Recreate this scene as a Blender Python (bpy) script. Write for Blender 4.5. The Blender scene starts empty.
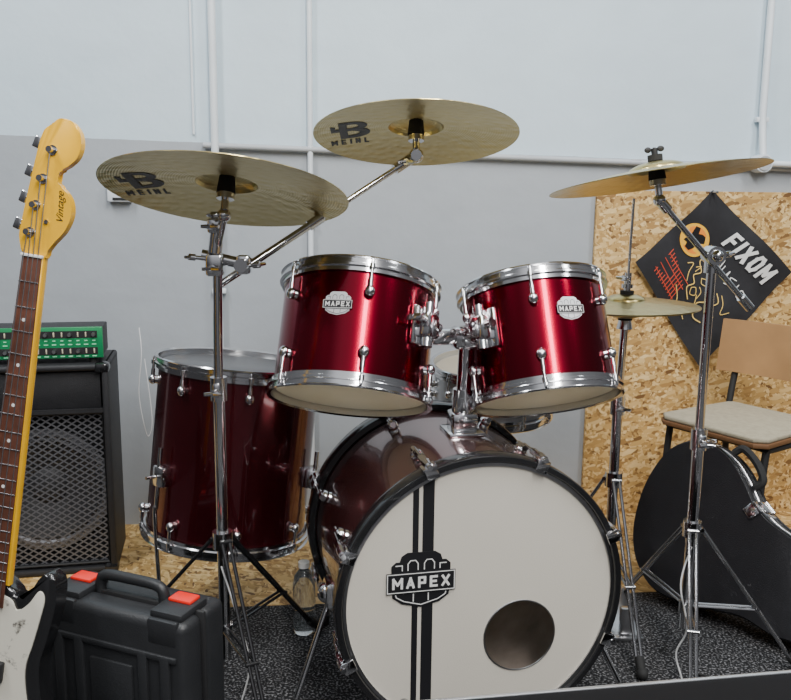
import bpy, bmesh, math, random
from mathutils import Vector, Matrix, Euler, Quaternion
random.seed(4)
rad=math.radians
SC=bpy.context.scene; COL=SC.collection

# ---------------------------------------------------------------- materials
def nd(nt,t,**k):
    n=nt.nodes.new(t)
    for a,b in k.items(): setattr(n,a,b)
    return n
def mat(name,col,rough=.5,metal=0,coat=0,vary=None,bump=None,spec=None,trans=0,alpha=1):
    m=bpy.data.materials.new(name); m.use_nodes=True; nt=m.node_tree; b=nt.nodes['Principled BSDF']
    b.inputs['Base Color'].default_value=(*col,1); b.inputs['Roughness'].default_value=rough
    b.inputs['Metallic'].default_value=metal; b.inputs['Coat Weight'].default_value=coat
    b.inputs['Coat Roughness'].default_value=.04
    if spec is not None: b.inputs['Specular IOR Level'].default_value=spec
    b.inputs['Transmission Weight'].default_value=trans; b.inputs['Alpha'].default_value=alpha
    tc=nd(nt,'ShaderNodeTexCoord')
    sc,am=vary or (6,.06)
    no=nd(nt,'ShaderNodeTexNoise'); no.inputs['Scale'].default_value=sc; no.inputs['Detail'].default_value=4
    nt.links.new(tc.outputs['Object'],no.inputs['Vector'])
    r=nd(nt,'ShaderNodeValToRGB')
    r.color_ramp.elements[0].position=.3; r.color_ramp.elements[1].position=.7
    r.color_ramp.elements[0].color=(*[max(0,c*(1-am)) for c in col],1)
    r.color_ramp.elements[1].color=(*[min(1,c*(1+am)) for c in col],1)
    nt.links.new(no.outputs['Fac'],r.inputs['Fac']); nt.links.new(r.outputs['Color'],b.inputs['Base Color'])
    if bump:
        n2=nd(nt,'ShaderNodeTexNoise'); n2.inputs['Scale'].default_value=bump[0]; n2.inputs['Detail'].default_value=3
        nt.links.new(tc.outputs['Object'],n2.inputs['Vector'])
        bp=nd(nt,'ShaderNodeBump'); bp.inputs['Strength'].default_value=bump[1]; bp.inputs['Distance'].default_value=.002
        nt.links.new(n2.outputs['Fac'],bp.inputs['Height']); nt.links.new(bp.outputs['Normal'],b.inputs['Normal'])
    return m
CHROME=mat('chrome',(.70,.70,.71),.13,1)
STEEL=mat('brushed_steel',(.5,.5,.51),.3,1)
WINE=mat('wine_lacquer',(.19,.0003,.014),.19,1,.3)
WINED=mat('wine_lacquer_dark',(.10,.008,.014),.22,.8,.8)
WINEB=mat('wine_lacquer_grey_sheen',(.13,.048,.048),.24,.75,1)  # grey-brown reflections on the bass shell mixed into the red base colour
BLACK=mat('black_gloss',(.012,.012,.013),.18,0,.4)
BLKM=mat('black_matte',(.014,.014,.015),.6)
RUB=mat('black_rubber',(.014,.014,.014),.8)
HEADW=mat('coated_white_head',(.66,.62,.54),.5,0,0,(3,.03),(400,.15))
def film(name,col,fac):
    m=mat(name,col,.35,0,0,(5,.08)); nt=m.node_tree; b=nt.nodes['Principled BSDF']; out=nt.nodes['Material Output']
    t=nd(nt,'ShaderNodeBsdfTranslucent'); t.inputs['Color'].default_value=(*[min(1,c*1.2) for c in col],1)
    mx=nd(nt,'ShaderNodeMixShader'); mx.inputs[0].default_value=fac
    nt.links.new(b.outputs[0],mx.inputs[1]); nt.links.new(t.outputs[0],mx.inputs[2]); nt.links.new(mx.outputs[0],out.inputs['Surface'])
    return m
HEADC=film('film_head',(.76,.71,.58),.5)
BATT=film('batter_head',(.80,.78,.72),.7)
GHEAD=mat('grey_batter_head',(.11,.11,.115),.35)
WOODIN=mat('birch_inner_shell',(.27,.225,.195),.6,0,0,(12,.3))
PALEIN=mat('pale_inner_shell',(.7,.6,.42),.6,0,0,(12,.1))
WHITE=mat('white_print',(.78,.78,.76),.5)
PRINT=mat('black_print',(.012,.012,.014),.45)
SILV=mat('silver_badge',(.70,.70,.71),.35,.4)
FELT=mat('black_felt',(.02,.02,.02),.95)
PIPE=mat('painted_pipe',(.74,.79,.83),.4)
PIPE2=mat('painted_pipe_shaded',(.42,.44,.46),.4)  # colour dimmed to carry the shadow along the horizontal pipe's underside
CASEB=mat('black_plastic',(.02,.021,.023),.42,0,0,(20,.1),(300,.3))
RED=mat('red_plastic',(.80,.02,.01),.4)
MAPLE=mat('yellow_maple',(.86,.46,.012),.28,0,.5,(9,.14))
ROSE=mat('rosewood',(.10,.035,.02),.5,0,0,(40,.3))
TOLEX=mat('black_tolex',(.016,.016,.018),.55,0,0,(30,.15),(500,.6))
GCASE=mat('guitar_case_vinyl',(.013,.013,.015),.33,0,.15,(20,.12),(350,.45))
PLY=mat('chair_plywood',(.36,.20,.085),.4,0,.2,(7,.15))
PLYE=mat('ply_edge',(.16,.075,.03),.6)
PAD=mat('seat_pad',(.36,.32,.23),.9,0,0,(60,.1),(300,.5))
CREAM=mat('gold_print',(.80,.55,.16),.6)
YELL=mat('yellow_print',(.95,.50,.04),.6)
ORANGE=mat('orange_print',(.92,.28,.03),.6)
REDP=mat('red_print',(.65,.07,.03),.6)
BANF=mat('black_fabric',(.014,.014,.017),.8,0,0,(12,.3),(40,.6))
CABLE=mat('white_cable',(.7,.7,.7),.5)
ALU=mat('aluminium',(.65,.66,.68),.35,.9)
LED=mat('amber_knob',(.6,.55,.4),.4)
PET=mat('clear_plastic',(.85,.9,.92),.08,0,0,None,None,None,.95,1)
DSTEEL=mat('dark_chrome',(.42,.42,.43),.2,1)

def cymbal_mat():
    m=mat('hammered_bronze',(.56,.46,.205),.28,1); nt=m.node_tree; b=nt.nodes['Principled BSDF']
    tc=nd(nt,'ShaderNodeTexCoord'); w=nd(nt,'ShaderNodeTexWave',wave_type='RINGS',rings_direction='Z')
    w.inputs['Scale'].default_value=60; w.inputs['Distortion'].default_value=.3
    nt.links.new(tc.outputs['Object'],w.inputs['Vector'])
    v=nd(nt,'ShaderNodeTexVoronoi',feature='SMOOTH_F1'); v.inputs['Scale'].default_value=50
    nt.links.new(tc.outputs['Object'],v.inputs['Vector'])
    mu=nd(nt,'ShaderNodeMath',operation='MULTIPLY'); mu.inputs[1].default_value=2.0
    nt.links.new(v.outputs['Distance'],mu.inputs[0])
    ad=nd(nt,'ShaderNodeMath',operation='MULTIPLY_ADD'); ad.inputs[1].default_value=.25
    nt.links.new(w.outputs['Fac'],ad.inputs[0]); nt.links.new(mu.outputs[0],ad.inputs[2])
    bp=nd(nt,'ShaderNodeBump'); bp.inputs['Strength'].default_value=.55; bp.inputs['Distance'].default_value=.0017
    nt.links.new(ad.outputs[0],bp.inputs['Height']); nt.links.new(bp.outputs['Normal'],b.inputs['Normal'])
    return m
BRONZE=cymbal_mat()
def osb_mat():
    m=bpy.data.materials.new('oriented_strand_board'); m.use_nodes=True; nt=m.node_tree; b=nt.nodes['Principled BSDF']
    tc=nd(nt,'ShaderNodeTexCoord'); outs=[]
    for i,(rot,sc) in enumerate([((0,.25,.25),(22,86,86)),((0,1.1,1.1),(25,98,98)),((0,2.1,2.1),(21,84,84)),((0,2.8,2.8),(24,100,100)),((0,.7,.7),(23,90,90)),((0,1.6,1.6),(27,94,94))]):
        mp=nd(nt,'ShaderNodeMapping'); mp.inputs['Scale'].default_value=sc
        mp0=nd(nt,'ShaderNodeMapping'); mp0.inputs['Rotation'].default_value=rot; mp0.inputs['Location'].default_value=(i*3.1,i,i*.7)
        nt.links.new(tc.outputs['Object'],mp0.inputs['Vector']); nt.links.new(mp0.outputs['Vector'],mp.inputs['Vector'])
        v=nd(nt,'ShaderNodeTexVoronoi'); v.inputs['Scale'].default_value=1
        nt.links.new(mp.outputs['Vector'],v.inputs['Vector'])
        s=nd(nt,'ShaderNodeSeparateColor'); nt.links.new(v.outputs['Color'],s.inputs['Color']); outs.append((s.outputs[0],s.outputs[1]))
    cur=outs[5][0]
    for k in (4,3,2,1,0):
        g=nd(nt,'ShaderNodeMath',operation='GREATER_THAN'); g.inputs[1].default_value=.66; nt.links.new(outs[k][1],g.inputs[0])
        mx=nd(nt,'ShaderNodeMix'); mx.data_type='FLOAT'
        nt.links.new(g.outputs[0],mx.inputs[0]); nt.links.new(cur,mx.inputs[2]); nt.links.new(outs[k][0],mx.inputs[3]); cur=mx.outputs[0]
    r=nd(nt,'ShaderNodeValToRGB'); e=r.color_ramp.elements
    e[0].color=(.15,.07,.02,1); e[1].color=(.82,.59,.28,1); e[1].position=1
    x=e.new(.18); x.color=(.41,.23,.07,1); x=e.new(.55); x.color=(.57,.355,.12,1)
    nt.links.new(cur,r.inputs['Fac']); nt.links.new(r.outputs['Color'],b.inputs['Base Color'])
    b.inputs['Roughness'].default_value=.6
    bp=nd(nt,'ShaderNodeBump'); bp.inputs['Strength'].default_value=.25; bp.inputs['Distance'].default_value=.001
    nt.links.new(cur,bp.inputs['Height']); nt.links.new(bp.outputs['Normal'],b.inputs['Normal'])
    return m
OSB=osb_mat()
def wall_mat():
    m=bpy.data.materials.new('two_tone_wall_paint'); m.use_nodes=True; nt=m.node_tree; b=nt.nodes['Principled BSDF']
    tc=nd(nt,'ShaderNodeTexCoord'); s=nd(nt,'ShaderNodeSeparateXYZ'); nt.links.new(tc.outputs['Object'],s.inputs[0])
    a=nd(nt,'ShaderNodeMath',operation='MULTIPLY_ADD'); a.inputs[1].default_value=.021
    nt.links.new(s.outputs['X'],a.inputs[0]); nt.links.new(s.outputs['Z'],a.inputs[2])
    n=nd(nt,'ShaderNodeTexNoise'); n.inputs['Scale'].default_value=14; nt.links.new(tc.outputs['Object'],n.inputs['Vector'])
    a2=nd(nt,'ShaderNodeMath',operation='MULTIPLY_ADD'); a2.inputs[1].default_value=.006
    nt.links.new(n.outputs['Fac'],a2.inputs[0]); nt.links.new(a.outputs[0],a2.inputs[2])
    g=nd(nt,'ShaderNodeMath',operation='GREATER_THAN'); g.inputs[1].default_value=1.271; nt.links.new(a2.outputs[0],g.inputs[0])
    n2=nd(nt,'ShaderNodeTexNoise'); n2.inputs['Scale'].default_value=2.2; n2.inputs['Detail'].default_value=6; nt.links.new(tc.outputs['Object'],n2.inputs['Vector'])
    def ramp(c1,c2):
        r=nd(nt,'ShaderNodeValToRGB'); r.color_ramp.elements[0].position=.3; r.color_ramp.elements[1].position=.7
        r.color_ramp.elements[0].color=(*c1,1); r.color_ramp.elements[1].color=(*c2,1); nt.links.new(n2.outputs['Fac'],r.inputs['Fac']); return r
    lo=ramp((.36,.39,.42),(.40,.43,.46)); hi=ramp((.57,.69,.77),(.62,.75,.83))
    mx=nd(nt,'ShaderNodeMix'); mx.data_type='RGBA'
    nt.links.new(g.outputs[0],mx.inputs[0]); nt.links.new(lo.outputs[0],mx.inputs[6]); nt.links.new(hi.outputs[0],mx.inputs[7])
    nt.links.new(mx.outputs[2],b.inputs['Base Color']); b.inputs['Roughness'].default_value=.5
    n3=nd(nt,'ShaderNodeTexNoise'); n3.inputs['Scale'].default_value=9; n3.inputs['Detail'].default_value=5; nt.links.new(tc.outputs['Object'],n3.inputs['Vector'])
    bp=nd(nt,'ShaderNodeBump'); bp.inputs['Strength'].default_value=.3; bp.inputs['Distance'].default_value=.012
    nt.links.new(n3.outputs['Fac'],bp.inputs['Height']); nt.links.new(bp.outputs['Normal'],b.inputs['Normal'])
    return m
WALLM=wall_mat()
def speck_mat():
    m=bpy.data.materials.new('speckled_rubber'); m.use_nodes=True; nt=m.node_tree; b=nt.nodes['Principled BSDF']
    tc=nd(nt,'ShaderNodeTexCoord'); n=nd(nt,'ShaderNodeTexNoise'); n.inputs['Scale'].default_value=170; n.inputs['Detail'].default_value=2
    nt.links.new(tc.outputs['Object'],n.inputs['Vector'])
    r=nd(nt,'ShaderNodeValToRGB'); e=r.color_ramp.elements; e[0].position=.5; e[0].color=(.010,.010,.011,1); e[1].position=.72; e[1].color=(.25,.25,.26,1)
    nt.links.new(n.outputs['Fac'],r.inputs['Fac']); nt.links.new(r.outputs['Color'],b.inputs['Base Color'])
    b.inputs['Roughness'].default_value=.8; b.inputs['Specular IOR Level'].default_value=.25
    bp=nd(nt,'ShaderNodeBump'); bp.inputs['Strength'].default_value=.6; bp.inputs['Distance'].default_value=.003
    nt.links.new(n.outputs['Fac'],bp.inputs['Height']); nt.links.new(bp.outputs['Normal'],b.inputs['Normal'])
    return m
SPECK=speck_mat()
def grille_mat():
    m=bpy.data.materials.new('steel_mesh_grille'); m.use_nodes=True; nt=m.node_tree; b=nt.nodes['Principled BSDF']; out=nt.nodes['Material Output']
    tc=nd(nt,'ShaderNodeTexCoord'); mp=nd(nt,'ShaderNodeMapping'); mp.inputs['Scale'].default_value=(50,0,76)
    rt=nd(nt,'ShaderNodeMapping'); rt.inputs['Rotation'].default_value=(0,rad(45),0)
    nt.links.new(tc.outputs['Object'],mp.inputs['Vector']); nt.links.new(mp.outputs['Vector'],rt.inputs['Vector'])
    v=nd(nt,'ShaderNodeTexVoronoi',distance='CHEBYCHEV'); v.inputs['Scale'].default_value=1; v.inputs['Randomness'].default_value=0
    nt.links.new(rt.outputs['Vector'],v.inputs['Vector'])
    g=nd(nt,'ShaderNodeMath',operation='GREATER_THAN'); g.inputs[1].default_value=.36; nt.links.new(v.outputs['Distance'],g.inputs[0])
    b.inputs['Base Color'].default_value=(.15,.15,.16,1)
    b.inputs['Roughness'].default_value=.4; b.inputs['Metallic'].default_value=.4
    tr=nd(nt,'ShaderNodeBsdfTransparent'); mx=nd(nt,'ShaderNodeMixShader')
    nt.links.new(g.outputs[0],mx.inputs[0]); nt.links.new(tr.outputs[0],mx.inputs[1]); nt.links.new(b.outputs[0],mx.inputs[2]); nt.links.new(mx.outputs[0],out.inputs['Surface'])
    return m
GRILLE=grille_mat()
def relic_mat():
    m=mat('pearl_pickguard',(.7,.68,.6),.35,0,.3); nt=m.node_tree; b=nt.nodes['Principled BSDF']
    tc=nd(nt,'ShaderNodeTexCoord'); n=nd(nt,'ShaderNodeTexNoise'); n.inputs['Scale'].default_value=28; n.inputs['Detail'].default_value=9; n.inputs['Roughness'].default_value=.7
    nt.links.new(tc.outputs['Object'],n.inputs['Vector'])
    r=nd(nt,'ShaderNodeValToRGB'); e=r.color_ramp.elements; e[0].position=.34; e[0].color=(.07,.06,.05,1); e[1].position=.43; e[1].color=(.66,.63,.54,1)
    nt.links.new(n.outputs['Fac'],r.inputs['Fac']); nt.links.new(r.outputs['Color'],b.inputs['Base Color']); return m
RELIC=relic_mat()
GREEN=mat('green_panel',(.015,.24,.085),.35,.1)

# ---------------------------------------------------------------- mesh builder
def zrot(d):
    return Vector((0,0,1)).rotation_difference(Vector(d).normalized()).to_matrix().to_4x4()
def cat(pts,n=6,closed=True):
    out=[];N=len(pts);P=[Vector(p) for p in pts]
    rng=range(N) if closed else range(N-1)
    for i in rng:
        if closed: a,b,c,d=P[i-1],P[i],P[(i+1)%N],P[(i+2)%N]
        else: a,b,c,d=P[max(i-1,0)],P[i],P[i+1],P[min(i+2,N-1)]
        for k in range(n):
            t=k/n
            out.append(.5*((2*b)+(c-a)*t+(2*a-5*b+4*c-d)*t*t+(3*b-a-3*c+d)*t**3))
    if not closed: out.append(P[-1])
    return out
GLY={'M':[[(0,0),(0,1),(.5,.35),(1,1),(1,0)]],'A':[[(0,0),(.5,1),(1,0)],[(.2,.3),(.8,.3)]],'P':[[(0,0),(0,1),(.92,1),(.92,.42),(0,.42)]],
 'E':[[(.95,1),(0,1),(0,0),(.95,0)],[(0,.5),(.8,.5)]],'X':[[(0,0),(1,1)],[(0,1),(1,0)]],'I':[[(.5,0),(.5,1)]],'N':[[(0,0),(0,1),(1,0),(1,1)]],'L':[[(0,1),(0,0),(.9,0)]],
 'F':[[(0,0),(0,1),(.95,1)],[(0,.52),(.8,.52)]],'O':[[(.25,0),(0,.25),(0,.75),(.25,1),(.75,1),(1,.75),(1,.25),(.75,0),(.25,0)]]}
class B:
    def __init__(s): s.bm=bmesh.new()
    def cyl(s,p1,p2,r1,r2=None,seg=16):
        p1=Vector(p1);p2=Vector(p2);d=p2-p1
        M=Matrix.Translation((p1+p2)/2)@zrot(d)
        bmesh.ops.create_cone(s.bm,cap_ends=True,cap_tris=False,segments=seg,radius1=r1,radius2=r1 if r2 is None else r2,depth=d.length,matrix=M); return s
    def box(s,c,size,bev=0,rot=None,seg=2):
        M=Matrix.Translation(c)@(rot.to_matrix().to_4x4() if isinstance(rot,Euler) else (rot or Matrix()))@Matrix.Diagonal((*size,1))
        r=bmesh.ops.create_cube(s.bm,size=1,matrix=M)
        if bev:
            es={e for v in r['verts'] for e in v.link_edges}
            bmesh.ops.bevel(s.bm,geom=list(es),offset=bev,segments=seg,affect='EDGES',profile=.5)
        return s
    def ball(s,c,r,scale=(1,1,1),seg=14):
        bmesh.ops.create_uvsphere(s.bm,u_segments=seg,v_segments=seg//2+1,radius=r,matrix=Matrix.Translation(c)@Matrix.Diagonal((*scale,1))); return s
    def rev(s,prof,seg=64,M=Matrix(),closed=False):
        rings=[]
        for r,z in prof:
            if r<1e-6: rings.append([s.bm.verts.new(M@Vector((0,0,z)))])
            else: rings.append([s.bm.verts.new(M@Vector((r*math.cos(2*math.pi*i/seg),r*math.sin(2*math.pi*i/seg),z))) for i in range(seg)])
        L=list(range(len(rings)-1)); pairs=[(i,i+1) for i in L]+([(len(rings)-1,0)] if closed else [])
        for a,b in pairs:
            A,Bq=rings[a],rings[b]
            if len(A)==1 and len(Bq)==1: continue
            for i in range(seg):
                j=(i+1)%seg
                if len(A)==1: s.bm.faces.new((A[0],Bq[i],Bq[j]))
                elif len(Bq)==1: s.bm.faces.new((A[i],A[j],Bq[0]))
                else: s.bm.faces.new((A[i],A[j],Bq[j],Bq[i]))
        return s
    def tube(s,pts,r,seg=10,closed=False,flat=1):
        P=[Vector(p) for p in pts];N=len(P);rings=[];up=None
        for i in range(N):
            if closed: t=(P[(i+1)%N]-P[i-1])
            else: t=(P[min(i+1,N-1)]-P[max(i-1,0)])
            t.normalize()
            if up is None:
                up=Vector((0,0,1)) if abs(t.z)<.9 else Vector((0,1,0))
            up=(up-t*up.dot(t)).normalized(); sd=t.cross(up)
            rings.append([s.bm.verts.new(P[i]+r*(math.cos(2*math.pi*k/seg)*up*flat+math.sin(2*math.pi*k/seg)*sd)) for k in range(seg)])
        for i in range(N if closed else N-1):
            A,Bq=rings[i],rings[(i+1)%N]
            for k in range(seg):
                s.bm.faces.new((A[k],A[(k+1)%seg],Bq[(k+1)%seg],Bq[k]))
        if not closed:
            s.bm.faces.new(rings[0]);s.bm.faces.new(rings[-1])
        return s
    def poly(s,pts,fn,d0,d1,bev=0,seg=2):
        a=[s.bm.verts.new(fn(p[0],p[1],d0)) for p in pts]; b=[s.bm.verts.new(fn(p[0],p[1],d1)) for p in pts]
        fa=s.bm.faces.new(a); fb=s.bm.faces.new(b[::-1]); N=len(a)
        for i in range(N): s.bm.faces.new((a[i],a[(i+1)%N],b[(i+1)%N],b[i]))
        if bev: bmesh.ops.bevel(s.bm,geom=list(fa.edges)+list(fb.edges),offset=bev,segments=seg,affect='EDGES',profile=.5)
        return s
    def stroke(s,line,t,fn,d=0):
        """flat pen stroke along 2D polyline"""
        for n,(p,q) in enumerate(zip(line[:-1],line[1:])):
            p=Vector(p);q=Vector(q);u=(q-p).normalized();w=Vector((-u.y,u.x))*t/2;u=u*t*.42
            c=[p-u-w,q+u-w,q+u+w,p-u+w]
            s.bm.faces.new([s.bm.verts.new(fn(v.x,v.y,d+n*2e-5)) for v in c])
        return s
    def word(s,body,h,wd,gap,t,fn,d=0):
        """block lettering, centred; h letter height, wd total width"""
        n=len(body);ws=[.35 if c=='I' else 1.25 if c=='M' else 1 for c in body]
        lw=(wd-gap*(n-1))/sum(ws);x=-wd/2
        for k,c in enumerate(body):
            w_=lw*ws[k]
            for ln_ in GLY[c]:
                s.stroke([(x+t/2+a*(w_-t),-h/2+t/2+b_*(h-t)) for a,b_ in ln_] if c!='I' else [(x+w_/2,-h/2+t/2),(x+w_/2,h/2-t/2)],t,fn,d)
            x+=w_+gap
        return s
    def text(s,body,size,fn,bold=0,sx=1,extr=.0004,shear=0,sp=1):
        cu=bpy.data.curves.new('t','FONT');cu.body=body;cu.size=size;cu.align_x='CENTER';cu.align_y='CENTER';cu.offset=bold;cu.extrude=extr;cu.resolution_u=4;cu.shear=shear;cu.space_character=sp
        o=bpy.data.objects.new('t',cu);COL.objects.link(o);bpy.context.view_layer.update()
        me=bpy.data.meshes.new_from_object(o.evaluated_get(bpy.context.evaluated_depsgraph_get()))
        n0=len(s.bm.verts); s.bm.from_mesh(me); s.bm.verts.ensure_lookup_table()
        for v in list(s.bm.verts)[n0:]: v.co=fn(v.co.x*sx,v.co.y,v.co.z)
        bpy.data.objects.remove(o);bpy.data.curves.remove(cu);bpy.data.meshes.remove(me); return s
    def mesh(s,name,m,smooth=True,recalc=True):
        if recalc: bmesh.ops.recalc_face_normals(s.bm,faces=s.bm.faces)
        me=bpy.data.meshes.new(name); s.bm.to_mesh(me); s.bm.free(); me.materials.append(m)
        if smooth:
            me.polygons.foreach_set('use_smooth',[True]*len(me.polygons)); me.set_sharp_from_angle(angle=rad(38))
        me.update(); return me
    def ob(s,name,m,parent=None,label=None,smooth=True,recalc=True):
        return place(s.mesh(name,m,smooth,recalc),name,parent,label=label)
def place(me,name,parent=None,loc=(0,0,0),rot=(0,0,0),label=None,M=None):
    o=bpy.data.objects.new(name,me); COL.objects.link(o)
    if parent: o.parent=parent
    if M is not None: o.matrix_local=M
    else: o.location=loc;o.rotation_euler=rot
    if label:o['label']=label
    return o
def thing(name,label,category,loc=(0,0,0),rot=(0,0,0),group=None,M=None):
    o=bpy.data.objects.new(name,None);COL.objects.link(o);o.empty_display_size=.05
    if M is not None:o.matrix_world=M
    else:o.location=loc;o.rotation_euler=rot
    o['label']=label;o['category']=category
    if group:o['group']=group
    return o
def tag(o,label,category,group=None):
    o['label']=label;o['category']=category
    if group:o['group']=group
    return o
def xf(loc,rot): return Matrix.Translation(loc)@Euler(rot).to_matrix().to_4x4()

# ---------------------------------------------------------------- setting
WY=rad(5.71)
w=B().box((.6,.06,1.6),(7,.12,3.4)).ob('wall_back',WALLM,smooth=False); w.location=(0,2.86,-.006); w.rotation_euler=(0,0,WY); w['kind']='structure'
f_=B().box((.6,.9,-.036),(7,5.6,.06)).ob('floor',OSB,smooth=False); f_['kind']='structure'
def onwall(x,z,off=0): return Vector((x,2.86+.1*x-off*1.005,z))
mt=B(); mt.poly([(-3,-1.9),(3,-1.9),(3,2.51),(-3,1.91)],lambda a,b,d:Vector((a,b,d)),-.006,0,0)
tag(mt.ob('rubber_mat',SPECK,smooth=False),'black speckled rubber mat lying under the drum kit','mat')
def pipe(pts,r,m,label,straps=()):
    Mp=xf(pts[0],(0,0,WY)); Mi_=Mp.inverted(); t=thing('pipe',label,'pipe',M=Mp)
    B().tube([Mi_@Vector(p) for p in pts],r,12).ob('pipe_tube',m,t)
    for s_ in straps:
        p=Mi_@onwall(s_[0],s_[1],.013)
        B().box(p,(r*3.6,.022,.016),.002).ob('pipe_clamp',m,t)
    return t
pipe([onwall(-.581,3.1,.022),onwall(-.583,.2,.022)],.0125,PIPE,'white painted vertical wall pipe above the floor tom',((-.582,2.0),(-.582,.8)))
pipe([onwall(-.281,3.1,.015),onwall(-.283,.2,.015)],.009,PIPE,'thin white painted vertical conduit on the wall',((-.282,1.75),(-.282,1.02)))
pipe([onwall(-.651,3.1,.006),onwall(-.651,1.30,.006)],.004,PIPE,'very thin white cable conduit on the wall')
pipe([onwall(-.62,1.266,.016),onwall(2.6,1.245-.021*2.6,.016)],.010,PIPE2,'painted horizontal pipe along the wall paint line, toned grey for shadow',((.1,1.25),(.8,1.236),(1.5,1.22)))
pipe([onwall(1.224,3.1,.02),onwall(1.230,1.40,.02),onwall(1.231,1.33,.030),onwall(1.232,1.262,.045)],.012,PIPE,'white painted vertical pipe meeting the horizontal pipe with clamps',((1.227,1.9),(1.231,1.38)))
jc=thing('pipe_junction','small white round conduit junction on the horizontal pipe','junction box',onwall(1.232,1.235,.035),(0,0,WY))
B().cyl((0,.033,0),(0,-.022,0),.030,seg=24).ob('junction_body',PIPE,jc);B().cyl((0,-.022,0),(0,-.027,0),.024,seg=24).ob('junction_lid',PIPE2,jc);B().cyl((0,-.005,0),(.20,-.005,-.004),.010).ob('side_conduit',PIPE,jc)
jb=thing('junction_box','small white electrical junction box on the grey wall','junction box',onwall(-.885,1.115,.015),(0,0,WY))
B().box((0,0,0),(.075,.03,.06),.006).ob('box_body',PIPE,jb); B().box((.005,-.016,-.02),(.05,.004,.008),.001).ob('socket',BLKM,jb)

# ---------------------------------------------------------------- osb board
bd=B().box((.55,0,.57),(1.1,.018,1.146),.001).ob('strand_board',OSB,smooth=False); bd.location=onwall(.672,-.003,.014); bd.rotation_euler=(0,0,WY)
tag(bd,'tall oriented strand board panel standing against the wall','wood panel')

# ---------------------------------------------------------------- banner
off=.045
o0=onwall(1.068,1.145,off);MBN=xf(o0,(0,0,WY));MBNi=MBN.inverted()
bn=thing('banner','black square fabric flag hung by one corner with orange sun print','banner',M=MBN)
cT,cL,cB,cR=[MBNi@onwall(x,z,off) for x,z in ((1.068,1.145),(.811,.901),(1.061,.537),(1.372,.868))]
def ban(u,v,d=0):
    p=cL*(1-u)*(1-v)+cB*u*(1-v)+cT*(1-u)*v+cR*u*v
    wv=.008*math.sin(u*7+v*3)+.005*math.sin(v*11-u*4)
    return p+Vector((0,-1,0))*(d+wv)
b=B();G=32
vs=[[b.bm.verts.new(ban(i/G,j/G)) for j in range(G+1)] for i in range(G+1)]
for i in range(G):
    for j in range(G): b.bm.faces.new((vs[i][j],vs[i+1][j],vs[i+1][j+1],vs[i][j+1]))
b.ob('banner_cloth',BANF,bn)
B().word('FIXOM',.165,.50,.020,.032,lambda x,y,d:ban(.64+x+.15*y,.825+y+.06*x,.005+d)).ob('lettering',WHITE,bn,'white stylised block lettering',recalc=False)
c=[(.20+.14*math.cos(a*math.pi/16),.57+.14*math.sin(a*math.pi/16)) for a in range(32)]
se=B().poly(c,ban,.0015,.003).ob('sun_emblem',YELL,bn,'yellow and orange round sun print')
c=[(.20+.115*math.cos(a*math.pi/16),.57+.115*math.sin(a*math.pi/16)) for a in range(32)]
B().poly(c,ban,.003,.0036).ob('sun_centre',ORANGE,se)
b=B()
b.poly([(.12,.655),(.16,.675),(.185,.63),(.215,.655),(.25,.66),(.285,.62),(.275,.57),(.24,.555),(.245,.52),(.225,.47),(.18,.465),(.165,.50),(.13,.49),(.115,.53),(.145,.555),(.135,.60)],ban,.0036,.005)
b.ob('sun_figure',PRINT,se,'black silhouette printed in the sun')
b=B()
for i in range(10):
    k=.13+i*.030; b.stroke([(k,.36-.012*i),(k+.02,.10)],.007,ban,.003)
for j in range(4):
    k=.13+j*.06; b.stroke([(.13,k),(.43,k-.02)],.006,ban,.0034)
b.ob('red_grid_print',REDP,bn,'red stringed printed grid',recalc=False)
b=B()
def ln(pts,w=.006):
    P=cat([Vector((x,y,0)) for x,y in pts],6,False); b.stroke([(p.x,p.y) for p in P],w,ban,.004)
ln([(.34,.66),(.38,.58),(.37,.5),(.44,.45),(.41,.38),(.46,.34),(.44,.27),(.52,.22)],.009)
ln([(.42,.62),(.50,.57),(.52,.50),(.60,.46),(.58,.38),(.64,.33),(.60,.26),(.66,.18),(.74,.2)],.009)
ln([(.46,.50),(.50,.47),(.54,.50)],.007);ln([(.30,.40),(.34,.44),(.36,.36),(.40,.30)],.007);ln([(.55,.30),(.60,.22),(.55,.14),(.62,.10)],.007)
ln([(.48,.42),(.52,.44),(.55,.41),(.51,.39),(.48,.42)],.006);ln([(.47,.30),(.50,.33),(.54,.29),(.50,.26),(.47,.30)],.006)
ln([(.36,.20),(.44,.16),(.50,.10)],.008);ln([(.66,.44),(.72,.40),(.70,.32),(.78,.30)],.008);ln([(.70,.46),(.76,.42),(.80,.36),(.84,.42)],.006)
ln([(.40,.54),(.45,.52),(.47,.56),(.43,.58)],.006);ln([(.63,.40),(.66,.36),(.69,.38)],.006);ln([(.38,.44),(.41,.48),(.40,.41)],.006);ln([(.52,.36),(.56,.34),(.57,.28)],.006)
b.ob('gold_line_print',CREAM,bn,'gold scrawled face drawing',recalc=False)
b=B()
ln([(.40,.70),(.42,.58),(.45,.69),(.48,.57),(.51,.67),(.53,.56)],.009);ln([(.55,.64),(.56,.57),(.60,.57),(.61,.64),(.62,.56)],.008);ln([(.70,.63),(.65,.61),(.69,.57),(.64,.54)],.008);ln([(.74,.62),(.74,.55)],.008);ln([(.84,.60),(.79,.61),(.78,.55),(.84,.54)],.008)
b.ob('script_lettering',WHITE,bn,'white handwritten script',recalc=False)
B().cyl((0,.03,-.008),(0,-.03,-.008),.004).ob('nail',STEEL,bn)

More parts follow.
